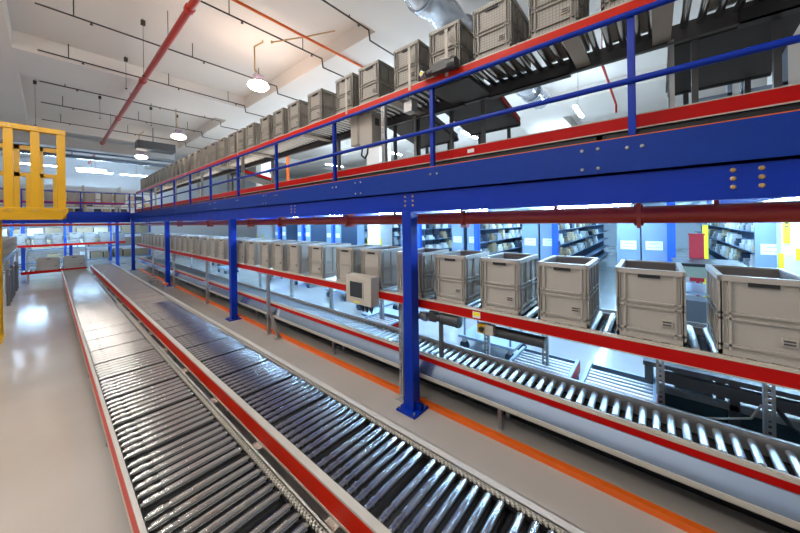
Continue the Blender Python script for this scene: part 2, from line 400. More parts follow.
# low conveyor behind the orange strip
LX = 2.78
CL = thing('roller_conveyor', 'knee-high conveyor with bright steel rollers below the row of crates', 'conveyor', (LX, 0, 0))
part('front_rail', MB().box(LX - .006, LX + .01, -2.2, 18.8, .498, .546), 'red', CL, label='red front rail')
part('rail_flange', MB().box(LX, LX + .06, -2.2, 18.8, .546, .552).box(LX + .03, LX + .045, -2.2, 18.8, .552, .568), 'beige', CL)
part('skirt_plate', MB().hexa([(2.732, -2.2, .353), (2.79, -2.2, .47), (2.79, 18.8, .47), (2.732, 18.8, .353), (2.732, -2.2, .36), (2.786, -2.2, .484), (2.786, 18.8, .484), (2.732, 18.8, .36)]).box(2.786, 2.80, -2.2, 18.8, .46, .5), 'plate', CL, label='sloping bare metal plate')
part('lower_bar', MB().box(2.722, 2.734, -2.2, 18.8, .325, .362).box(2.722, 2.76, -2.2, 18.8, .323, .328), 'beige', CL)
part('rear_rail', MB().box(3.16, 3.172, -2.2, 18.8, .46, .6).box(3.14, 3.172, -2.2, 18.8, .594, .6), 'steel', CL)
part('dark_sheet', MB().box(2.80, 3.15, -2.2, 18.8, .44, .45).box(3.15, 3.16, -2.2, 18.8, .003, .46), 'black', CL)  # unseen rear skirt is added down to the floor to block light
add_rollers(CL, 2.85, 3.145, [-2.15 + .083 * k for k in range(250)], .56, .024, 'roller2')
for y in (-1.3, 1.2, 3.9, 6.6, 9.6, 12.6, 15.6): part('leg', MB().box(2.9, 2.94, y - .02, y + .02, 0, .46).box(3.1, 3.14, y - .02, y + .02, 0, .46).box(2.9, 3.14, y - .015, y + .015, .2, .23), 'steel', CL, (3, y, 0))
solid('floor_strip', MB().box(2.735, 2.785, -2.2, 18.5, 0, .055), 'orange', 'long orange guard strip fixed to the floor along the blue columns', 'guard', (2.76, 0, 0))

# spur roller tables behind the low conveyor
def spur(label, x0, x1, y0, y1):
    t = thing('roller_table', label, 'conveyor', ((x0 + x1) / 2, (y0 + y1) / 2, 0), 'short spur roller tables')
    z = .56
    part('frame', MB().box(x0, x1, y0, y0 + .03, z - .09, z + .02).box(x0, x1, y1 - .03, y1, z - .09, z + .02).box(x1 - .02, x1, y0, y1, z - .09, z), 'cart', t)
    part('end_plate', MB().box(x0 + .03, x1 - .02, y0 - .006, y0, z - .1, z - .0), 'red', t, label='red side strip')
    me = mesh_of('roller', MB().cyl((0, y0 + .03, 0), (0, y1 - .03, 0), .017, 12), 'roller2', (0, y0, 0))
    n = int((x1 - x0 - .04) / .07)
    part('dark_sheet', MB().box(x0 + .02, x1 - .02, y0 + .03, y1 - .03, z - .1, z - .09), 'dark_sheet', t)  # dark sheet stands in for the floor shadow between the rollers
    for k in range(n): part('roller', me, None, t, (x0 + .04 + .07 * k, y0, z - .02))
    for x in (x0 + .06, x1 - .06):
        for y in (y0 + .015, y1 - .015): part('leg', MB().box(x - .018, x + .018, y - .014, y + .014, 0, z - .09), 'cart', t, (x, y, 0))
spur('left of the two short roller tables joining the low conveyor below the crates', 3.2, 3.68, .63, 1.22)
spur('right of the two short roller tables joining the low conveyor below the crates', 3.2, 3.72, .0, .55)
spur('short roller table joining the low conveyor below the grey control box', 3.2, 3.66, 2.98, 3.55)

# upper conveyors on the mezzanine
UX = 2.75
CU = thing('roller_conveyor', 'overhead conveyor with red rail carrying grey crates above the guard railing', 'conveyor', (UX, 0, 2.6))
part('front_rail', MB().box(UX, UX + .012, -2.2, 19, 3.58, 3.665), 'redorange', CU, label='red front rail')
part('rail_flange', MB().box(UX, UX + .05, -2.2, 19, 3.665, 3.672).box(UX + .012, UX + .05, -2.2, 19, 3.58, 3.586).box(UX + .03, UX + .045, -2.2, 19, 3.672, 3.695), 'beige', CU)
part('rear_rail', MB().box(3.45, 3.462, -2.2, 19, 3.56, 3.72).box(3.41, 3.45, -2.2, 19, 3.56, 3.566), 'dsteel', CU)
add_rollers(CU, UX + .05, 3.44, [-2.1 + .1 * k for k in range(210)], 3.703, .027, 'roller')
g_me = mesh_of('cross_plate', MB().box(UX + .02, 3.45, -.06, .06, 3.6, 3.612), 'beige')
for y in (-.06, .52, 2.5, 4.6, 6.7, 8.8): part('cross_plate', g_me, None, CU, (0, y, 0))
for y, w in ((1.05, .42), (-1.0, .5), (2.05, .25)):
    part('cover_plate', MB().box(3.36, 3.45, y - w, y + w, 3.53, 3.545).box(3.36, 3.368, y - w, y + w, 3.53, 3.64), 'tray', CU)
part('belt_underside', MB().box(UX + .08, 3.4, 1.45, 1.95, 3.57, 3.6), 'tray', CU)
for y in (2.62, 6.9, 9.6, 12.3, 15.2): part('leg', side_upright(UX + .02, y, 2.84, 3.58), 'steel', CU, (UX, y, 2.6))
for y in (-.12, 2.62, 4.4, 6.9, 9.6, 12.3, 15.2): part('leg', slot_upright(3.47, y, 2.6, 3.6), 'steel', CU, (3.47, y, 2.6))
for y in (2.16, 1.66, 7.05, 3.3, 11.): part('side_guide', MB().box(UX - .006, UX - .001, y - .018, y + .018, 3.62, 4.12), 'beige', CU, (UX, y, 3.6))
mo = part('gear_motor', MB().lathe((UX - .05, 1.5, 3.70), (0, 1, 0), [(0, .035), (.01, .06), (.1, .063), (.105, .05), (.13, .05), (.3, .048), (.32, .038), (.36, .038)], 16).box(UX - .1, UX - .01, 1.6, 1.78, 3.66, 3.75), 'motor', CU)
part('gear_head', MB().lathe((UX - .05, 1.88, 3.695), (0, 1, 0), [(0, .04), (.05, .045), (.07, .035)], 12).lathe((UX - .09, 1.91, 3.695), (-1, 0, 0), [(0, .03), (.02, .03)], 10), 'steel', mo)
part('seal_disc', MB().lathe((UX - .111, 1.91, 3.695), (-1, 0, 0), [(0, .018), (.004, .018)], 10), 'signy', mo)
part('switch_housing', MB().box(2.83, 2.95, 2.2, 2.32, 3.42, 3.55), 'steel', CU)
part('conduit', MB().tube([(2.8, 2.1, 3.6), (2.8, 2.2, 3.57), (2.86, 2.27, 3.55)], .008), 'beige', CU)

CW = thing('roller_conveyor', 'lower mezzanine conveyor with red rail just above the blue edge beam', 'conveyor', (UX, 0, 2.6))
part('front_rail', MB().box(UX, UX + .012, -2.2, 19, 2.745, 2.835), 'red', CW, label='red front rail')
part('rail_flange', MB().box(UX - .003, UX + .05, -2.2, 19, 2.835, 2.842).box(UX + .012, UX + .03, -2.2, 19, 2.74, 2.746).box(UX - .003, UX, -2.2, 19, 2.738, 2.746), 'beige', CW)
part('rear_rail', MB().box(3.45, 3.46, -2.2, 19, 2.76, 2.89), 'steel', CW)
part('belt_pan', MB().box(UX + .03, 3.45, -2.2, 19, 2.69, 2.71).box(UX + .02, UX + .03, -2.2, 19, 2.62, 2.74), 'black', CW)
add_rollers(CW, UX + .05, 3.44, [-2.1 + .1 * k for k in range(210)], 2.846, .025, 'roller')
for k in range(9): part('leg', MB().box(UX + .02, UX + .05, -1.6 + 1.9 * k, -1.56 + 1.9 * k, 2.6, 2.745), 'steel', CW, (UX, -1.6 + 1.9 * k, 2.6))
for k in range(7): part('leg', MB().box(3.42, 3.45, -1.6 + 2.7 * k, -1.56 + 2.7 * k, 2.6, 2.76), 'steel', CW, (3.42, -1.6 + 2.7 * k, 2.6))
st = part('name_sticker', MB().box(UX - .005, UX - .001, 1.36, 1.43, 2.772, 2.808), 'paper', CW, label='small white sticker')
part('brace', MB().bar((3.4, 6.4, 2.7), (3.4, 6.9, 3.35), .04, .04), 'steel', CW)

# inclined dark transfer belts between the two mezzanine conveyors
def transfer(label, pts, red=True):
    """pts: quad (x,y,z) of the underside; 0.1 thick"""
    c = sum((Vector(p) for p in pts), Vector()) / 4
    t = thing('transfer_belt', label, 'conveyor', (c.x, c.y, 2.6), 'dark inclined transfer belts')
    th = Vector((0, 0, .07))
    part('bed', MB().hexa([Vector(p) for p in pts] + [Vector(p) + th for p in pts]), 'tray', t)
    a, b_, c_, d = [Vector(p) for p in pts]
    part('side_rail', MB().bar(a + th, b_ + th, .03, .07), 'red' if red else 'dsteel', t, label='red side rail' if red else None)
    part('side_rail', MB().bar(d + th, c_ + th, .03, .07), 'tray', t)
    part('roller_end', MB().cyl(b_ + th * .5, c_ + th * .5, .05, 14), 'black', t)
    for p in (b_.lerp(c_, .2), b_.lerp(c_, .8)): part('leg', MB().box(p.x - .02, p.x + .02, p.y - .02, p.y + .02, 2.6, p.z), 'dsteel', t, (p.x, p.y, 2.6))
    for p in (a.lerp(d, .2), a.lerp(d, .8)): part('leg', MB().box(p.x - .02, p.x + .02, p.y - .02, p.y + .02, 2.6, p.z), 'dsteel', t, (p.x, p.y, 2.6))
transfer('dark inclined transfer belt with red edge behind the railing, below the black motor', [(3.5, 1.45, 3.60), (4.35, 1.45, 3.43), (4.35, 2.2, 3.43), (3.5, 2.2, 3.60)])
transfer('dark inclined transfer belt behind the second railing post from the right', [(3.5, 2.45, 3.57), (4.35, 2.45, 3.40), (4.35, 3.2, 3.40), (3.5, 3.2, 3.57)], False)
transfer('large black inclined transfer belt filling the top right behind the railing', [(3.48, -.84, 3.55), (4.4, -.84, 3.42), (4.4, -.12, 3.42), (3.48, -.12, 3.55)], False)
transfer('small far transfer belt with red edge seen between the distant railing posts', [(3.6, 9.0, 3.55), (4.6, 9.0, 3.35), (4.6, 9.8, 3.35), (3.6, 9.8, 3.55)])
bx = thing('junction_box', 'beige electrical cabinet hanging under the overhead conveyor near a railing post', 'cabinet', (2.95, 3.1, 3.2))
part('cabinet_body', MB().box(2.9, 3.1, 2.95, 3.2, 3.17, 3.6), 'beige', bx, bevel=.008); part('cabinet_door', MB().box(2.885, 2.9, 3.23, 3.38, 3.2, 3.62).box(2.9, 3.1, 3.2, 3.38, 3.2, 3.62), 'beige', bx, bevel=.006)
part('side_grille', MB().box(2.96, 3.04, 2.945, 2.95, 3.44, 3.54), 'dsteel', bx)
part('cable_loop', MB().tube([(2.95, 3.2, 3.18), (2.95, 3.22, 3.05), (2.95, 3.15, 3.0), (2.95, 3.1, 3.06), (2.95, 3.08, 3.18)], .012), 'black', bx)

# control box on the crate conveyor
t = thing('control_box', 'beige control box with dark window hung on the red rail below the crates', 'box', (2.65, 2.92, 1.02))
part('box_body', MB().box(2.575, 2.72, 2.68, 3.16, 1.03, 1.40), 'beige', t, bevel=.01)
part('window', MB().box(2.570, 2.5755, 2.83, 3.07, 1.12, 1.32), 'glassdark', t, label='dark window in the front'); part('window_frame', MB().box(2.566, 2.575, 2.815, 3.085, 1.105, 1.12).box(2.566, 2.575, 2.815, 3.085, 1.32, 1.335).box(2.566, 2.575, 2.815, 2.83, 1.12, 1.32).box(2.566, 2.575, 3.07, 3.085, 1.12, 1.32), 'beige', t)
part('name_tag', MB().box(2.571, 2.5755, 2.9, 3.0, 1.05, 1.068), 'signy', t)
for k, y in enumerate((2.74, 2.82, 2.9)):
    part('cable', MB().tube([(2.65, y, 1.03), (2.65, y, .97), (2.67, y + .03, .93), (2.69, y + .08, .96), (2.7, y + .09, 1.02)], .012, 8), 'black', t)

# ---------------------------------------------------------------- crates
CWD, CD, CH = .388, .58, .50
def make_crate(name, label, material, group, w=CWD, d=CD, h=CH, loc=(0, 0, 0)):
    t = thing(name, label, 'crate', (0, 0, 0), group)
    g = MB(); e = .011; p = .019
    hw = w / 2
    # tub walls set back from the ribs by p
    g.box(0 + p, d - p, -hw + p, hw - p, .01, .022)
    g.box(p, p + e, -hw + p, hw - p, .01, h); g.box(d - p - e, d - p, -hw + p, hw - p, .01, h)
    g.box(p, d - p, -hw + p, -hw + p + e, .01, h); g.box(p, d - p, hw - p - e, hw - p, .01, h)
    r = g
    for z0, z1 in ((h - .035, h), (h * .515, h * .54), (h * .445, h * .47), (.0, .03), (.055, .07)):      # rings
        q = 0 if z0 > h - .1 else .003
        r.box(q, p + .002, -hw + q, hw - q, z0, z1); r.box(d - p - .002, d - q, -hw + q, hw - q, z0, z1)
        r.box(q, d - q, -hw + q, -hw + p + .002, z0, z1); r.box(q, d - q, hw - p - .002, hw - q, z0, z1)
    v = g
    for y in (-hw + .02, -hw + .055, hw - .055, hw - .02):
        v.box(.003, p + .002, y - .0065, y + .0065, .03, h - .035); v.box(d - p - .002, d - .003, y - .0055, y + .0055, .03, h - .035)
    for x in (.02, .06, d * .36, d * .64, d - .06, d - .02):
        v.box(x - .0055, x + .0055, -hw + .003, -hw + p + .002, .03, h - .035); v.box(x - .0055, x + .0055, hw - p - .002, hw - .003, .03, h - .035)
    for a in (0, 1):
        for b_ in (-1, 1):
            x = .003 if not a else d - .003; y = b_ * (hw - .003)
            v.box(x, x + (.018 if not a else -.018), y, y - b_ * .018, .03, h - .035)
    part('shell', g, material, t)
    part('handle_slot', MB().box(.0045, p + .001, -.062, .062, h - .06, h - .036), 'slot', t, label='dark handle slot')
    l = part('label_plate', MB().box(.0055, p + .001, -hw + .07, -hw + .13, .11, .155), 'label', t, label='small pale label plate')
    part('label_mark', MB().box(.0045, .0056, -hw + .077, -hw + .123, .136, .147).box(.0045, .0056, -hw + .077, -hw + .123, .118, .129), 'ink', l)
    part('inside_shade', MB().box(p + e, p + e + .002, -hw + p + e, hw - p - e, .03, h - .012).box(d - p - e - .002, d - p - e, -hw + p + e, hw - p - e, .03, h - .012)
         .box(p + e, d - p - e, -hw + p + e, -hw + p + e + .002, .03, h - .012).box(p + e, d - p - e, hw - p - e - .002, hw - p - e, .03, h - .012).box(p + e, d - p - e, -hw + p + e, hw - p - e, .022, .026), 'innershade', t)  # dark inner faces stand in for shade inside the crate
    return t
# row on the waist-high conveyor (left edges measured along the row, nearest first)
mid = [-.85, -.297, .232, .789, 1.324, 1.865, 2.41, 3.07, 3.61, 4.33, 5.0, 5.55, 6.09, 6.7, 7.2]
y = 7.78
while y < 18: mid.append(y); y += .6
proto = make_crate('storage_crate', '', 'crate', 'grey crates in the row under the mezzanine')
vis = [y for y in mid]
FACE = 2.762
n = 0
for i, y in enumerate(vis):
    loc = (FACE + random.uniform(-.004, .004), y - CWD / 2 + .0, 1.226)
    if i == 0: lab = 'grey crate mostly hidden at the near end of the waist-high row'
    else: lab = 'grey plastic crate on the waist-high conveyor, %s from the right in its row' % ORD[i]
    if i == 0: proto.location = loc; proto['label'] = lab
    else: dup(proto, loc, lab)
# row on the overhead conveyor
up = [-.9, -.3, .30, .84, 1.38, 1.915, 2.448, 3.097, 3.608, 4.35, 4.99, 5.53, 6.07, 6.73, 7.26, 7.74]
y = 8.35
while y < 18.5: up.append(y); y += .58
proto2 = make_crate('storage_crate', '', 'crategrid', 'ribbed crates in the overhead row')
for i, y in enumerate(up):
    loc = (2.80, y - CWD / 2, 3.703)
    lab = 'ribbed grey crate on the overhead conveyor, %s from the right in its row' % ORD[i]
    if i == 0: proto2.location = loc; proto2['label'] = lab
    else: dup(proto2, loc, lab)

# ---------------------------------------------------------------- far end
def simple_rail_conveyor(label, x0, x1, y0, y1, z, legs, lz=0):
    t = thing('roller_conveyor', label, 'conveyor', ((x0 + x1) / 2, y0, lz))
    part('front_rail', MB().box(x0, x1, y0, y0 + .015, z - .1, z), 'red', t, label='red front rail')
    part('rear_rail', MB().box(x0, x1, y1 - .015, y1, z - .1, z), 'steel', t)
    n = min(60, int((x1 - x0) / .12))
    me = mesh_of('roller', MB().cyl((0, y0 + .02, 0), (0, y1 - .02, 0), .025, 8), 'roller2', (0, y0, 0))
    for k in range(n): part('roller', me, None, t, (x0 + .06 + k * (x1 - x0 - .1) / n, y0, z - .02))
    for x in legs:
        for y in (y0 + .03, y1 - .03): part('leg', MB().box(x - .025, x + .025, y - .025, y + .025, lz, z - .1), 'steel', t, (x, y, lz))
    return t
simple_rail_conveyor('cross conveyor with red rail at the far end, under the cross mezzanine', -3.0, 2.6, 21.0, 21.6, 1.27, (-2.4, -.6, 1.2, 2.3))
simple_rail_conveyor('low cross conveyor with red rail at the far end of the left foreground conveyor', -.66, 1.02, 17.45, 18.05, .44, (-.5, .9))
simple_rail_conveyor('cross conveyor with red rail on the far mezzanine, behind the blue railing', -3.0, 2.6, 21.0, 21.6, 3.24, (-2.4, -.6, 1.2, 2.3), 2.6)
labs = [('blue-grey crate on the far cross conveyor, %s from the left' % ORD[k], x) for k, x in enumerate((-1.0, -.42, .07, .62, 1.12, 1.66, 2.2))]
for lab, x in labs:
    c = dup(proto, (x, 21.02, 1.27), lab, 'crates on the far cross conveyor'); c.rotation_euler.z = PI / 2; c.location.x = x + .19
for k, x in enumerate((-1.4, -.75, -.1, .6, 1.15, 1.75, 2.25)):
    c = dup(proto2, (x + .19, 21.02, 3.24), 'ribbed crate on the far mezzanine cross conveyor, %s from the left' % ORD[k], 'crates on the far mezzanine'); c.rotation_euler.z = PI / 2
big = make_crate('long_crate', 'wide beige crate standing low at the far end, left of its twin', 'crate', 'two wide beige crates at the far end', .58, .4, .46)
big.location = (.26, 17.5, .44); big.rotation_euler.z = PI / 2; big.location.x = -.01
b2 = dup(big, (.66, 17.5, .44), 'wide beige crate standing at the end of the left foreground conveyor'); b2.rotation_euler.z = PI / 2
far = thing('storage_rack', 'far storage rack with brown cartons behind the cross conveyor', 'rack', (.3, 25, 0))
g = MB()
for x in (-3, -1.2, .6, 2.4, 4.2):
    for y in (24.6, 25.4): part('upright', MB().box(x - .04, x + .04, y - .04, y + .04, 0, 2.4), 'blue2', far, (x, y, 0))
for z in (.2, .9, 1.6): part('shelf', MB().box(-3, 4.2, 24.6, 25.4, z - .06, z), 'rack', far)
k = 0
for z in (.2, .9, 1.6):
    x = -2.8
    while x < 4.0:
        w = random.uniform(.35, .7); h = random.uniform(.3, .55)
        if random.random() < .82:
            solid('carton', MB().box(x, x + w, 24.7, 25.3, z, z + h).box(x + w * .45, x + w * .55, 24.694, 24.7, z, z + h), random.choice(['boxb', 'boxr', 'boxw', 'boxb']), 'cardboard carton on the far rack behind the cross conveyor', 'carton', (x, 25, z), 'cartons on the far rack')
        x += w + .06
far = thing('storage_rack', 'far storage rack on the mezzanine with dark and white bins', 'rack', (.6, 23, 2.6))
for x in (-1.6, -.2, 1.2, 2.6, 4.0):
    for y in (22.6, 23.2): part('upright', MB().box(x - .03, x + .03, y - .03, y + .03, 2.6, 4.2), 'steel', far, (x, y, 2.6))
for z in (2.75, 3.12, 3.5, 3.9): part('shelf', MB().box(-1.6, 4.0, 22.6, 23.2, z - .03, z), 'steel', far)
for z in (2.75, 3.12, 3.5):
    for k in range(16):
        x = -1.5 + k * .345
        solid('parts_bin', MB().box(x, x + .28, 22.62, 23.1, z, z + .11).box(x, x + .28, 22.9, 23.1, z + .11, z + .24), random.choice(['boxw', 'boxw', 'boxd', 'boxr']), 'small bin on the far mezzanine rack', 'bin', (x, 22.8, z), 'bins on the far mezzanine rack')
# wall-side far grey cabinet
solid('partition_panel', MB().box(-2.5, 4.2, 28, 28.1, 2.6, 4.6).box(-2.5, 4.2, 27.97, 28, 3.5, 3.56), 'wall', 'pale panel wall behind the far mezzanine rack', 'panel', (0, 28, 2.6))

# yellow lifting frame at left
t = thing('lift_frame', 'yellow steel safety frame standing at the left edge above the aisle', 'frame', (-.6, 9.5, 0))
for x in (.19, -.157, -.486, -.9): part('post', MB().box(x - .06, x + .06, 9.44, 9.56, 2.40, 4.05), 'yellow', t, (x, 9.5, 2.4), bevel=.006)
part('top_rail', MB().box(-1.3, .26, 9.42, 9.58, 4.0, 4.1), 'yellow', t, bevel=.006)
part('base_rail', MB().box(-1.3, .28, 9.4, 9.6, 2.38, 2.47), 'yellow', t, bevel=.006)
part('sill', MB().box(-1.3, .2, 9.4, 9.62, 2.23, 2.38).hexa([(.2, 9.4, 2.25), (.22, 9.4, 2.28), (.22, 9.62, 2.28), (.2, 9.62, 2.25), (.2, 9.4, 2.38), (.28, 9.4, 2.38), (.28, 9.62, 2.38), (.2, 9.62, 2.38)]), 'yellow', t, bevel=.004)
for x in (.2, -.165, -.5):
    for dx in (-.03, .03):
        for z in (4.05, 2.42): part('bolt', MB().lathe((x + dx, 9.4 if z < 3 else 9.42, z), (0, -1, 0), [(0, .012), (.012, .012)], 8), 'steel', t)
# second frame behind
for x0, x1 in ((-.593, -.478), (-.136, -.07), (-1.1, -.98), (.173, .23)): part('rear_post', MB().box(x0, x1, 12.92, 13.02, 2.4, 4.28), 'yellow', t)
for z0, z1 in ((4.17, 4.28), (3.44, 3.55), (2.32, 2.45)): part('rear_rail', MB().box(-1.3, .23, 12.92, 13.02, z0, z1), 'yellow', t)
for x0, x1 in ((-.378, -.29), (.1, .173)): part('lower_post', MB().box(x0, x1, 12.92, 13.02, 2.4, 3.44), 'yellow', t)
for x in (-1.25, .22): part('tie_bar', MB().box(x - .04, x + .04, 9.56, 12.95, 2.26, 2.34), 'yellow', t)
g = MB().box(-.72, -.66, 9.0, 9.06, 0, 2.25).box(-.66, -.575, 9.0, 9.012, 0, 2.25).box(-.72, -.575, 9.55, 9.6, 0, 2.25)
for k in range(11): g.bar((-.62, 9.03, .1 + .2 * k), (-.62, 9.58, .2 + .2 * k), .03, .03)
part('platform', MB().box(-4.4, -1.05, 6.0, 9.4, 2.3, 2.36).box(-4.4, -1.0, 5.95, 6.05, 2.2, 2.4).box(-1.1, -1.0, 6.0, 9.4, 2.2, 2.4).box(-4.3, -4.2, 6, 6.1, 0, 2.2).box(-4.3, -4.2, 9.2, 9.3, 0, 2.2).box(-1.1, -1.02, 5.96, 6.04, 2.4, 3.4).box(-4.4, -1.02, 5.96, 6.04, 3.36, 3.42), 'yellow', t)  # platform is added out of view to shade the open floor
part('lattice_post', g.box(-.74, -.56, 8.96, 9.64, 0, .02), 'yellow', t, label='yellow lattice post down to the floor')

# left machinery: steel-sided conveyor and hoop guards
t = thing('side_conveyor', 'steel-sided conveyor carrying crates at the far left behind the yellow post', 'conveyor', (-1.13, 13, 0))
part('side_rail', MB().box(-.83, -.81, 13.0, 20.6, 1.08, 1.2), 'plate', t)
part('side_rail', MB().box(-1.45, -1.43, 13.0, 20.6, 1.08, 1.2), 'plate', t)
me = mesh_of('roller', MB().cyl((-1.43, 0, 0), (-.83, 0, 0), .025, 8), 'roller2', (-1.43, 0, 0))
for k in range(75): part('roller', me, None, t, (-1.43, 13.05 + .1 * k, 1.18))
for y in (13.2, 15.5, 18, 20.4):
    for x in (-.86, -1.4): part('leg', MB().box(x - .03, x + .03, y - .03, y + .03, 0, 1.08), 'steel', t, (x, y, 0))
for k in range(12):
    c = dup(proto, (-.84, 13.3 + .61 * k, 1.206), 'grey crate on the far left conveyor beyond the yellow post, %s from the camera' % ORD[k], 'crates on the far left conveyor'); c.rotation_euler.z = PI
for k, y in enumerate((13.4, 14.6, 16.2)):
    h = solid('hoop_guard', MB().tube([(-.7, y - .3, 0), (-.7, y - .3, .82), (-.7, y - .2, .92), (-.7, y + .2, .92), (-.7, y + .3, .82), (-.7, y + .3, 0)], .035).box(-.71, -.69, y - .28, y + .28, .3, .84), 'dsteel', '%s grey hoop guard from the camera, beside the far left conveyor' % ORD[k], 'guard', (-.7, y, 0), 'hoop guards')
# marker post and floor boxes
t = thing('marker_post', 'short grey post with yellow cap beside the third blue column', 'post', (2.17, 10.75, 0))
part('shaft', MB().cyl((2.17, 10.75, 0), (2.17, 10.75, .36), .03, 12), 'steel', t); part('cap', MB().box(2.12, 2.22, 10.68, 10.82, .36, .41), 'orange', t, label='orange cap'); part('foot', MB().cyl((2.17, 10.75, 0), (2.17, 10.75, .02), .07, 12), 'steel', t)
solid('floor_box', MB().box(2.28, 2.46, 13.35, 13.6, 0, .12).box(2.26, 2.48, 13.33, 13.62, .12, .14), 'steel', 'small grey box on the floor near the third blue column', 'box', (2.37, 13.5, 0))

# ---------------------------------------------------------------- shelving area under the mezzanine
RX, RL, RD, RH = 9.0, 12.0, .44, 2.35
PITCH = [-1.93, -.2, .27, 2.03, 2.52, 4.3, 4.88, 6.62, 7.18, 9.75, 11.35, 12.05, 13.9, 14.72, 16.4, 17.3]
faces = {}
for i, y0 in enumerate(PITCH):
    y1 = y0 + RD
    odd = i % 2 == 1            # the near one of a pair, its open side towards -Y
    if i == 0 or i == 2: openplus = True
    else: openplus = not odd
    t = thing('shelving_unit', 'blue-grey shelving bay with white sign on its end, %s from the right' % ORD[i], 'shelf', (RX, y0, 0), 'rows of shelving behind the crates')
    part('end_panel', MB().box(RX, RX + .03, y0, y1, 0, RH).box(RX - .012, RX, y0, y0 + .03, 0, RH).box(RX - .012, RX, y1 - .03, y1, 0, RH), 'rack', t)
    by = y0 if openplus else y1
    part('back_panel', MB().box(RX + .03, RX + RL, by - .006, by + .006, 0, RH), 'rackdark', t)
    for k in range(6):
        z = .1 + .42 * k
        fy = y1 if openplus else y0
        part('shelf', MB().box(RX + .03, RX + RL, y0, y1, z - .02, z), 'rack', t, (RX, y0, z))
    d = MB()
    for k in range(1, 24): d.box(RX + .5 * k - .008, RX + .5 * k + .008, (y0 if openplus else y0 + .2), (y1 - .2 if openplus else y1), .1, RH)
    part('divider', d, 'rack', t)
    if i != 9:
        sg = part('sign_plate', MB().box(RX - .02, RX - .013, y0 + .07, y1 - .07, 1.34, 1.545), 'paper', t, label='white paper sign')
        yc = (y0 + y1) / 2
        part('text_line', MB().box(RX - .022, RX - .02, yc - .09, yc + .08, 1.475, 1.495).box(RX - .022, RX - .02, yc + .01, yc + .11, 1.395, 1.41).box(RX - .022, RX - .02, yc - .11, yc - .02, 1.395, 1.41), 'boxg', sg)
    # parcels in the cells that face the camera
    seen = (openplus and y1 < 0) or (not openplus and y0 > .5)
    if seen and i < 14:
        fy = y1 if openplus else y0
        sgn = -1 if openplus else 1
        for lev in range(2, 6):
            z = .1 + .42 * lev
            cells = 16 if i in (0, 3) else 12 if i == 5 else 7 if i < 10 else 4
            for c in range(cells):
                x = RX + .04 + .5 * c
                if random.random() < .07: continue
                w = random.uniform(.2, .42); h = random.uniform(.15, .34) if lev < 5 else random.uniform(.1, .13); dp = random.uniform(.15, .3)
                ya = fy + sgn * random.uniform(.0, .04)
                m = random.choice(['boxw', 'boxw', 'boxw', 'boxg', 'boxr', 'boxb', 'boxd'])
                desc = {'boxw': 'white', 'boxg': 'grey', 'boxr': 'tan', 'boxb': 'brown', 'boxd': 'dark'}[m]
                o = solid('parcel', MB().box(x, x + w, min(ya, ya + sgn * dp), max(ya, ya + sgn * dp), z, z + h * .55).box(x + .01, x + w * .8, min(ya + sgn * .02, ya + sgn * dp), max(ya + sgn * .02, ya + sgn * dp), z + h * .55, z + h), m, 'small %s parcel on the blue-grey shelves behind the crates' % desc, 'parcel', (x, ya, z), '%s parcels on the shelves' % desc)
for k, y in enumerate((-.27, 2.07, 4.37, 6.67, 11.88, 14.5, 17.1)):
    solid('rack_post', MB().box(8.88, 9.0, y - .07, y + .07, 0, 2.448).box(8.84, 9.0, y - .1, y + .1, 0, .015), 'blue2', 'bright blue post at the shelving ends, %s from the right' % ORD[k], 'post', (8.94, y, 0), 'blue posts at the shelving')
# yellow sign plates on the right pillar
t = thing('warning_sign', 'tall yellow notice with black mark on the white pillar at far right', 'sign', (8.71, -1.82, 1.58))
part('board', MB().box(8.702, 8.715, -1.865, -1.78, 1.58, 2.12), 'signy', t)
part('pictogram', MB().lathe((8.702, -1.823, 1.95), (-1, 0, 0), [(0, .02), (.003, .02)], 12).box(8.699, 8.702, -1.845, -1.8, 1.87, 1.9).box(8.699, 8.702, -1.83, -1.815, 2.0, 2.06), 'ink', t)
part('text_line', MB().box(8.699, 8.702, -1.855, -1.79, 1.74, 1.75).box(8.699, 8.702, -1.855, -1.79, 1.7, 1.71).box(8.699, 8.702, -1.85, -1.82, 1.64, 1.65), 'ink', t)
solid('warning_sign', MB().box(8.702, 8.715, -2.2, -1.92, 1.28, 1.5).box(8.70, 8.702, -2.18, -1.94, 1.3, 1.48), 'signy', 'square yellow notice low on the white pillar at the right edge', 'sign', (8.71, -2.06, 1.28))
# things between conveyor and shelves
t = thing('packing_table', 'packing table with grey-green front behind the gap between the two nearest crates', 'table', (6.3, -.45, 0))
part('tabletop', MB().box(6.0, 6.8, -.95, -.2, 1.38, 1.42), 'black', t); part('front_panel', MB().box(6.02, 6.05, -.92, -.22, 1.22, 1.38), 'green', t)
part('tabletop', MB().box(5.98, 6.8, -.95, -.2, .98, 1.02), 'cart', t)
for x in (6.04, 6.76):
    for y in (-.9, -.25): part('leg', MB().box(x - .025, x + .025, y - .025, y + .025, 0, 1.38), 'cart', t, (x, y, 0))
solid('partition_board', MB().box(7.1, 7.13, -.62, -.44, 1.0, 1.8).box(7.08, 7.15, -.63, -.43, 1.78, 1.81).box(7.1, 7.13, -.56, -.52, 0, 1.0).box(6.95, 7.25, -.6, -.45, 0, .03), 'redboard', 'dark red upright board behind the nearest crates', 'board', (6.9, -.53, 0))
solid('marker_board', MB().box(7.4, 7.43, -.7, -.63, .0, 1.95).box(7.3, 7.53, -.75, -.6, 0, .03), 'signy', 'slim yellow upright strip beside the red board', 'post', (7.4, -.67, 0))
t = thing('machine_bench', 'dark steel machine bench under the crates at the right edge', 'bench', (3.9, -.5, 0))
part('beam', MB().box(3.6, 3.66, -1.4, .0, .60, .69), 'dsteel', t); part('beam', MB().box(3.62, 3.67, -1.4, .05, .5, .55), 'steel', t)
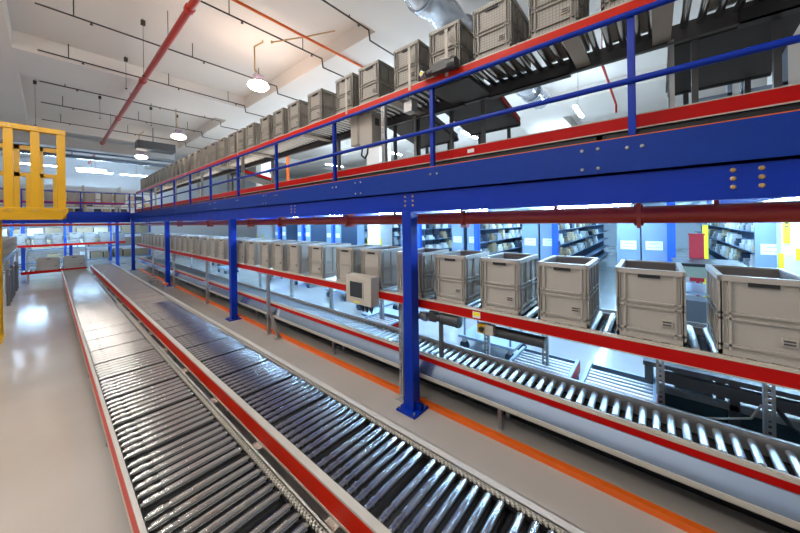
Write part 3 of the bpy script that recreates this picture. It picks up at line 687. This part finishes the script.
part('panel', MB().box(3.68, 3.7, -1.4, .1, .12, .5), 'teal', t, label='dark glassy lower panel'); part('worktop', MB().box(3.6, 4.4, -1.4, .1, .72, .76), 'dsteel', t)
for x in (3.65, 4.35):
    for y in (-1.35, -.48, .06): part('leg', MB().box(x - .03, x + .03, y - .03, y + .03, 0, .72), 'dsteel', t, (x, y, 0))
part('cable', MB().tube([(3.6, -.62, .62), (3.58, -.56, .5), (3.56, -.4, .44), (3.58, -.25, .38)], .008), 'beige', t)
part('hose', MB().tube([(3.62, -.68, .64), (3.57, -.76, .52), (3.57, -.9, .46), (3.6, -1.05, .55)], .016), 'black', t)
solid('small_machine', MB().box(4.6, 5.0, -.45, -.15, .0, .8).hexa([(4.55, -.5, .8), (5.05, -.5, .8), (5.05, -.1, .8), (4.55, -.1, .8), (4.7, -.45, 1.15), (5.0, -.45, 1.15), (5.0, -.15, 1.15), (4.7, -.15, 1.15)]).box(4.56, 4.7, -.42, -.18, .86, .92), 'motor', 'dark console standing behind the gap between the two nearest crates', 'console', (4.8, -.3, 0))
def cart(label, x, y, L=.9, W=.6, tall=True):
    t = thing('trolley', label, 'trolley', (x, y, 0), 'trolleys behind the low conveyor')
    part('platform', MB().box(x - W / 2, x + W / 2, y - L / 2, y + L / 2, .2, .24), 'cart', t)
    for a in (-1, 1):
        for b_ in (-1, 1):
            px, py = x + a * (W / 2 - .06), y + b_ * (L / 2 - .08)
            c = part('caster', MB().box(px - .035, px + .035, py - .03, py + .03, .13, .2), 'steel', t, (px, py, 0))
            part('wheel', MB().cyl((px - .022, py, .075), (px + .022, py, .075), .075, 16), 'tyre', c)
            if tall: part('upright', MB().cyl((px, py, .24), (px, py, 1.25), .016, 10), 'cart', t, (px, py, .24))
    if tall:
        part('handle', MB().tube([(x - W / 2 + .06, y - L / 2 + .08, 1.25), (x + W / 2 - .06, y - L / 2 + .08, 1.25)], .016), 'cart', t)
        part('shelf', MB().box(x - W / 2 + .05, x + W / 2 - .05, y - L / 2 + .07, y + L / 2 - .07, .75, .78), 'cart', t)
for lab, x, y, tall in [('low trolley behind the grey control box under the crates', 5.0, 5.0, False), ('tall blue-grey trolley second behind the crates, left of the control box', 5.3, 6.6, True),
                        ('low trolley with casters seen under the middle of the crate row', 4.4, 4.1, False), ('tall blue-grey trolley behind the second blue column', 5.6, 8.8, True), ('tall blue-grey trolley farther down the crate row', 5.4, 11.0, True),
                        ('low trolley far down behind the third blue column', 5.0, 14.0, False), ('tall trolley at the far end of the crate row', 5.6, 16.6, True), ('tall trolley behind the nearest blue column under the crates', 4.6, 2.0, True)]:
    cart(lab, x, y, tall=tall)

# ---------------------------------------------------------------- overhead services
def sprinkler(label, y, x0, x1, jog=True, heads=(), z=7.17):
    t = thing('sprinkler_pipe', label, 'pipe', (x0, y, z), 'dark sprinkler pipes under the ceiling')
    pts = [(x0, y, z), (x1, y, z)]
    if jog: pts += [(x1 + .04, y, z - .26), (x1 + 1.6, y, z - .26)]
    part('tube', MB().tube(pts, .021, 8), 'sprinkler', t)
    for x in heads:
        part('hanger', MB().cyl((x, y, z), (x, y, CZ - .002), .012, 8), 'sprinkler', t, (x, y, z))
        part('sprinkler_head', MB().lathe((x + .3, y, z), (0, 0, -1), [(0, .018), (.05, .018), (.055, .034), (.065, .034)], 8), 'sprinkler', t, (x + .3, y, z))
sl = ['dark sprinkler pipe nearest the camera at the top of the picture', 'dark sprinkler pipe ending above the lit hanging lamp, second from the camera', 'dark sprinkler pipe passing behind the lit hanging lamp, third from the camera',
      'dark sprinkler pipe fourth from the camera, under the wide ceiling beam', 'dark sprinkler pipe fifth from the camera', 'dark sprinkler pipe sixth from the camera', 'dark sprinkler pipe farthest from the camera']
for i, (lab, y) in enumerate(zip(sl, (5.72, 7.82, 10.66, 13.45, 16.32, 19.05, 22.1))):
    sprinkler(lab, y, -.15, 5.56, True, (.45, 2.9, 4.9))
t = thing('fire_main', 'long red pipe running under the ceiling along the whole aisle', 'pipe', (2.05, 0, 6.8))
part('tube', MB().cyl((2.05, -2, 6.8), (2.05, 32.5, 6.8), .075, 18), 'pipered', t)
for y in (7.7, 12.7, 18.0, 24.0): part('coupling', MB().cyl((2.05, y - .06, 6.8), (2.05, y + .06, 6.8), .1, 16).box(2.03, 2.07, y - .02, y + .02, 6.88, 6.95), 'pipered', t)
for y in (9.5, 15.0, 20.4, 26): part('hanger', MB().cyl((2.05, y, 6.87), (2.05, y, 7.1 if 13.6 < y < 15.77 or y > 23.8 else 7.6), .008, 8), 'sprinkler', t)
t = thing('gas_pipe', 'orange pipe crossing the ceiling above the overhead crates', 'pipe', (4, 7.2, 7.25))
part('tube', MB().cyl((-.3, 7.0, 7.04), (7.2, 7.08, 7.04), .034, 12), 'orange', t); part('branch', MB().cyl((4.55, 7.05, 7.08), (4.05, 8.0, 7.08), .018, 10).box(4.03, 4.07, 7.98, 8.02, 7.05, 7.12).cyl((4.55, 7.05, 7.08), (4.9, 6.3, 7.08), .018), 'conduit', t)
for k, (x, y, zb) in enumerate(((1.69, 10.33, 6.08), (1.69, 13.05, 6.55), (1.46, 17.73, 6.61), (-.27, 17.6, 5.89), (3.14, 17.73, 6.71), (4.22, 18.1, 6.7))):
    solid('detector_rod', MB().cyl((x, y, zb), (x, y, CZ), .006, 6).box(x - .045, x + .045, y - .045, y + .045, 7.42, 7.54).cyl((x, y, zb - .03), (x, y, zb), .03, 8), 'sprinkler', 'thin rod with black box hanging from the ceiling at upper left, %s from the camera' % ORD[k], 'rod', (x, y, zb), 'hanging rods')
# pendant lamps
def lamp(label, x, y, z, m, power, col, drop=True):
    t = thing('pendant_lamp', label, 'lamp', (x, y, z), 'hanging hall lamps')
    part('housing', MB().box(x - .12, x + .12, y - .1, y + .1, z + .16, z + .3).lathe((x, y, z + .08), (0, 0, 1), [(0, .18), (.04, .12), (.09, .1)], 16), 'lampbody', t)
    part('lamp_bowl', MB().lathe((x, y, z - .13), (0, 0, 1), [(0, .16), (.04, .25), (.1, .3), (.17, .27), (.21, .2)], 20), m, t)
    part('rod', MB().tube([(x, y, z + .3), (x - .08, y + .06, z + .48), (x - .08, y + .06, CZ - .2), (x + .1, y - .1, CZ - .05), (x + .1, y - .1, CZ)], .022, 8), 'conduit', t)
    for s in (-1, 1): part('wire', MB().cyl((x + s * .1, y, z + .3), (x - .08, y + .06, z + .5), .006, 6), 'sprinkler', t)
    L = bpy.data.lights.new('lamp_light', 'SPOT'); L.energy = power; L.color = col; L.shadow_soft_size = .22
    L.spot_size = math.radians(150); L.spot_blend = .5
    lo = bpy.data.objects.new('lamp_light', L); COL.objects.link(lo); lo.location = (0, 0, -.2); lo.parent = t
lamp('lit hanging lamp above the aisle, nearest of the lamps in view', 4.15, 9.05, 6.25, 'bulb', 500, (1, .8, .64))
lamp('lit hanging lamp farther down the hall above the overhead crates', 3.95, 16.7, 6.15, 'bulbd', 260, (1, .86, .74))
lamp('small far hanging lamp beside the ceiling air unit', 3.6, 23.0, 6.1, 'bulbd', 220, (1, .86, .74))
LAMPS_ADDED = [(-3.4, 9.0), (-3.6, 17), (-3.2, .6)]  # lamps added out of view to light the open floor
for k, (x, y) in enumerate(LAMPS_ADDED):
    lamp('added unseen hall lamp high over the open floor left of the aisle, %s of three' % ORD[k], x, y, 6.25, 'bulbd', [420, 380, 420][k], (1, .95, .9))
# fluorescent battens
def batten(label, x, y, z, along, L, m, group, zc):
    t = thing('fluorescent_light', label, 'lamp', (x, y, z), group)
    a, b_ = (L / 2, .05) if along == 'x' else (.05, L / 2)
    if m in ('tubemezz', 'tubefar'):
        wv = .018
        part('housing', MB().box(x - (a if along == 'x' else wv), x + (a if along == 'x' else wv), y - (wv if along == 'x' else b_), y + (wv if along == 'x' else b_), z + .05, z + .08), 'paper', t)
        c, d = (L / 2 - .03, .05) if along == 'x' else (.05, L / 2 - .03)
        part('tube', MB().box(x - c, x + c, y - d, y + d, z, z + .05), m, t)
        part('hanger', MB().box(x - .01, x + .01, y - .01, y + .01, z + .08, zc), 'steel', t)
        return
    part('housing', MB().box(x - a, x + a, y - b_, y + b_, z, z + .05), 'paper', t)
    c, d = (L / 2 - .03, .022) if along == 'x' else (.022, L / 2 - .03)
    part('tube', MB().box(x - c, x + c, y - d, y + d, z - .035, z - .003), m, t)
    part('hanger', MB().box(x - .01, x + .01, y - .01, y + .01, z + .05, zc), 'steel', t)
k = 0
for x in (3.8, 6.4, 8.2):
    for y in (-1.6, .95, 3.5, 6.05, 8.6, 11.2, 13.8, 16.4):
        batten('fluorescent batten under the mezzanine deck, row %s from the crates, %s from the right' % (ORD[(3.8, 6.4, 8.2).index(x)], ORD[k % 8]), x, y, 2.33, 'y', 1.3, 'tubedeck', 'battens under the deck', 2.45); k += 1
k = 0
for y, xx in ((-.85, 11.5), (1.35, 11.5), (3.6, 11.5), (6.0, 11.5), (8.4, 11.5), (10.6, 11.5), (13.0, 11.5), (1.35, 17), (3.6, 17), (-.85, 17), (1.5, 23.5), (-1.2, 23.5)):
    batten('fluorescent batten in the shelving aisles, %s of twelve' % ORD[k], xx, y, 2.38, 'x', 3.0, 'tube', 'battens in the shelving aisles', 2.45); k += 1
for k, (x, y) in enumerate(((-2.2, 2.7), (.3, 2.7), (-2.2, 5.75), (.3, 5.75))):  # added out of view to light the aisle and streak the rollers
    batten('added unseen fluorescent batten over the near end of the aisle, %s of four' % ORD[k], x, y, 6.2, 'x', 2.3, 'tubeadded', 'added battens over the aisle', CZ)
k = 0
for x, y in ((12.7, 2.1), (8.5, 6.5), (12.7, 6.5), (8.5, 11.5), (13, 11.5), (8.5, 17), (13, 17), (18, 4), (18, 10)):
    batten('fluorescent batten hanging over the mezzanine floor, %s counted from the right' % ORD[k], x, y, 6.0, 'x', 1.5, 'tubemezz', 'battens over the mezzanine', CZ if not (3.4 < y < 5.56) else BZ); k += 1
for k, (x, y, l) in enumerate(((2.3, 31.5, 1.9), (2.0, 30.0, 1.5), (4.6, 31.5, 1.9), (-.5, 30, 1.9))):
    batten(['upper left of the two bright battens at the far wall', 'lower left of the two bright battens at the far wall', 'bright batten at the far wall, right of the other two', 'bright batten at the far wall behind the yellow frame'][k], x, y, 6.0, 'x', l, 'tubefar', 'battens at the far wall', BZ if y < 25.9 else CZ)
for k, (x, y) in enumerate(((-1.0, 18.6), (1.2, 18.8), (-.8, 23.8), (1.4, 23.8))):
    batten('fluorescent batten under the far cross deck, %s of four' % ORD[k], x, y if y > 19.7 else 20.2, 2.36, 'x', 1.4, 'tubedeck', 'battens under the cross deck', 2.45)
# far ceiling services
solid('air_unit', MB().box(3.2, 4.9, 21.4, 22.2, 6.3, 6.75).box(3.25, 4.2, 21.36, 21.4, 6.42, 6.68).box(3.9, 3.94, 21.7, 21.74, 6.75, 7.6), 'dsteel', 'dark ceiling air unit beyond the far hanging lamp', 'air unit', (4, 21.8, 6.3))
solid('air_duct', MB().box(-3, 5.5, 24.2, 24.9, 6.35, 6.9).box(-1.0, -.96, 24.5, 24.54, 6.9, 7.1).box(4, 4.04, 24.5, 24.54, 6.9, 7.1), 'steel', 'long grey duct crossing the ceiling at the far end', 'duct', (0, 24.5, 6.35))
for k, (y, z) in enumerate(((26.2, 6.5), (27.4, 6.3), (28.6, 6.6))):
    solid('cable_tray', MB().box(-3, 8, y, y + .3, z, z + .04).box(-3, 8, y, y + .02, z, z + .12).box(-3, 8, y + .28, y + .3, z, z + .12).box(1, 1.03, y + .1, y + .13, z, CZ).box(4, 4.03, y + .1, y + .13, z, CZ), 'plate', '%s cable tray crossing the far ceiling' % ORD[k], 'cable tray', (0, y, z), 'far cable trays')
t = thing('flexible_duct', 'silver foil duct crossing under the ceiling at the top, above the crates', 'duct', (7, 3.2, 6.3))
prof = []
for k in range(41):
    prof.append((k * .19, .29 + (.04 if k % 4 == 0 else (-.03 if k % 4 == 2 else .01))))
part('sleeve', MB().lathe((4.0, 3.35, 6.4), (1, -.03, 0), prof, 22), 'foil', t)
for k in range(5): part('band', MB().lathe((4.6 + 1.5 * k, 3.33 - .045 * k, 6.4), (1, -.03, 0), [(0, .335), (.05, .335)], 22), 'plate', t)
for k in range(3): part('hanger', MB().cyl((5 + 2.5 * k, 3.3 - .07 * k, 6.75), (5 + 2.5 * k, 3.3 - .07 * k, CZ if k != 0 else CZ), .01, 6), 'sprinkler', t)
solid('branch_pipe', MB().tube([(7.0, .85, 5.5), (11.1, .85, 5.5), (11.1, .85, 5.25)], .028).cyl((8, .85, 5.5), (8, .85, CZ), .01), 'redorange', 'thin red pipe seen through the railing at upper right', 'pipe', (9, .85, 5.5))
solid('standpipe', MB().cyl((5.2, 9.3, 2.6), (5.2, 9.3, 4.3), .045, 12).cyl((5.2, 9.3, 2.6), (5.2, 9.3, 2.64), .08, 12), 'orange', 'orange upright pipe on the mezzanine behind the railing', 'pipe', (5.2, 9.3, 2.6))
# white roller shutters and grey cartons on the mezzanine behind the lower conveyor
k = 0
for (x, y0, w, h, m) in ((7.2, 1.2, .55, .36, 'crate'), (7.2, .55, .5, .36, 'crate'), (7.0, -.2, .7, .42, 'boxr'), (7.0, 3.1, .6, .36, 'crate'), (7.0, 4.3, .6, .36, 'crate'), (7.2, 6.0, .6, .36, 'crate')):
    solid('tote', MB().box(x, x + .02, y0, y0 + w, 3.0, 3.0 + h).box(x + .4, x + .42, y0, y0 + w, 3.0, 3.0 + h).box(x, x + .42, y0, y0 + .02, 3.0, 3.0 + h).box(x, x + .42, y0 + w - .02, y0 + w, 3.0, 3.0 + h).box(x, x + .42, y0, y0 + w, 3.0, 3.02).box(x - .01, x + .43, y0 - .01, y0 + w + .01, 3.0 + h, 3.02 + h), m,
          'grey-brown tote on the rear mezzanine table, %s from the right' % ORD[[-.2, .55, 1.2, 3.1, 4.3, 6.0].index(y0)], 'tote', (x, y0, 3.0), 'totes on the rear mezzanine table'); k += 1
t = thing('storage_table', 'long steel table behind the mezzanine conveyors with grey totes', 'table', (7.3, 3, 2.6))
part('tabletop', MB().box(6.9, 7.8, -.6, 7, 2.96, 3.0), 'steel', t)
for y in (-.5, 2, 4.5, 6.9):
    for x in (6.95, 7.75): part('leg', MB().box(x - .03, x + .03, y - .03, y + .03, 2.6, 2.96), 'steel', t, (x, y, 2.6))
for k, y in enumerate((-1.5, -.95)):
    solid('steel_rack', MB().box(7.0, 7.1, y, y + .05, 2.6, 4.6).box(7.0, 7.1, y + .4, y + .45, 2.6, 4.6).box(7, 7.1, y, y + .45, 3.2, 3.25).box(7, 7.1, y, y + .45, 4.0, 4.05).box(7, 7.4, y, y + .05, 3.2, 3.24), 'rack', ['right', 'left'][k] + ' of two blue-grey rack frames behind the black transfer belt', 'rack', (7, y, 2.6), 'rack frames at upper right')

# ---------------------------------------------------------------- light and camera
w = bpy.data.worlds.new('world'); S.world = w; w.use_nodes = True
bg = w.node_tree.nodes['Background']; bg.inputs[0].default_value = (.8, .9, 1, 1); bg.inputs[1].default_value = .15

cam = bpy.data.cameras.new('camera'); co = bpy.data.objects.new('camera', cam); COL.objects.link(co)
cam.sensor_fit = 'HORIZONTAL'; cam.sensor_width = 36; cam.lens = 299.5 / 800 * 36
cam.shift_x = 0; cam.shift_y = -(266.5 - 220.8) / 800
cam.clip_start = .05; cam.clip_end = 200
yaw = math.radians(49.6); roll = .0149
fw = Vector((math.sin(yaw), math.cos(yaw), 0)); rt = Vector((math.cos(yaw), -math.sin(yaw), 0)); upv = Vector((0, 0, 1))
# a horizon that rises to the right
r2 = rt * math.cos(roll) - upv * math.sin(roll); u2 = upv * math.cos(roll) + rt * math.sin(roll)
co.matrix_world = Matrix(((r2.x, u2.x, -fw.x, 0), (r2.y, u2.y, -fw.y, 0), (r2.z, u2.z, -fw.z, SET_Z), (0, 0, 0, 1)))
S.camera = co
S.view_settings.view_transform = 'Standard'; S.view_settings.look = 'None'
S.view_settings.gamma = 1; S.view_settings.use_curve_mapping = False
S.view_settings.exposure = 0.25
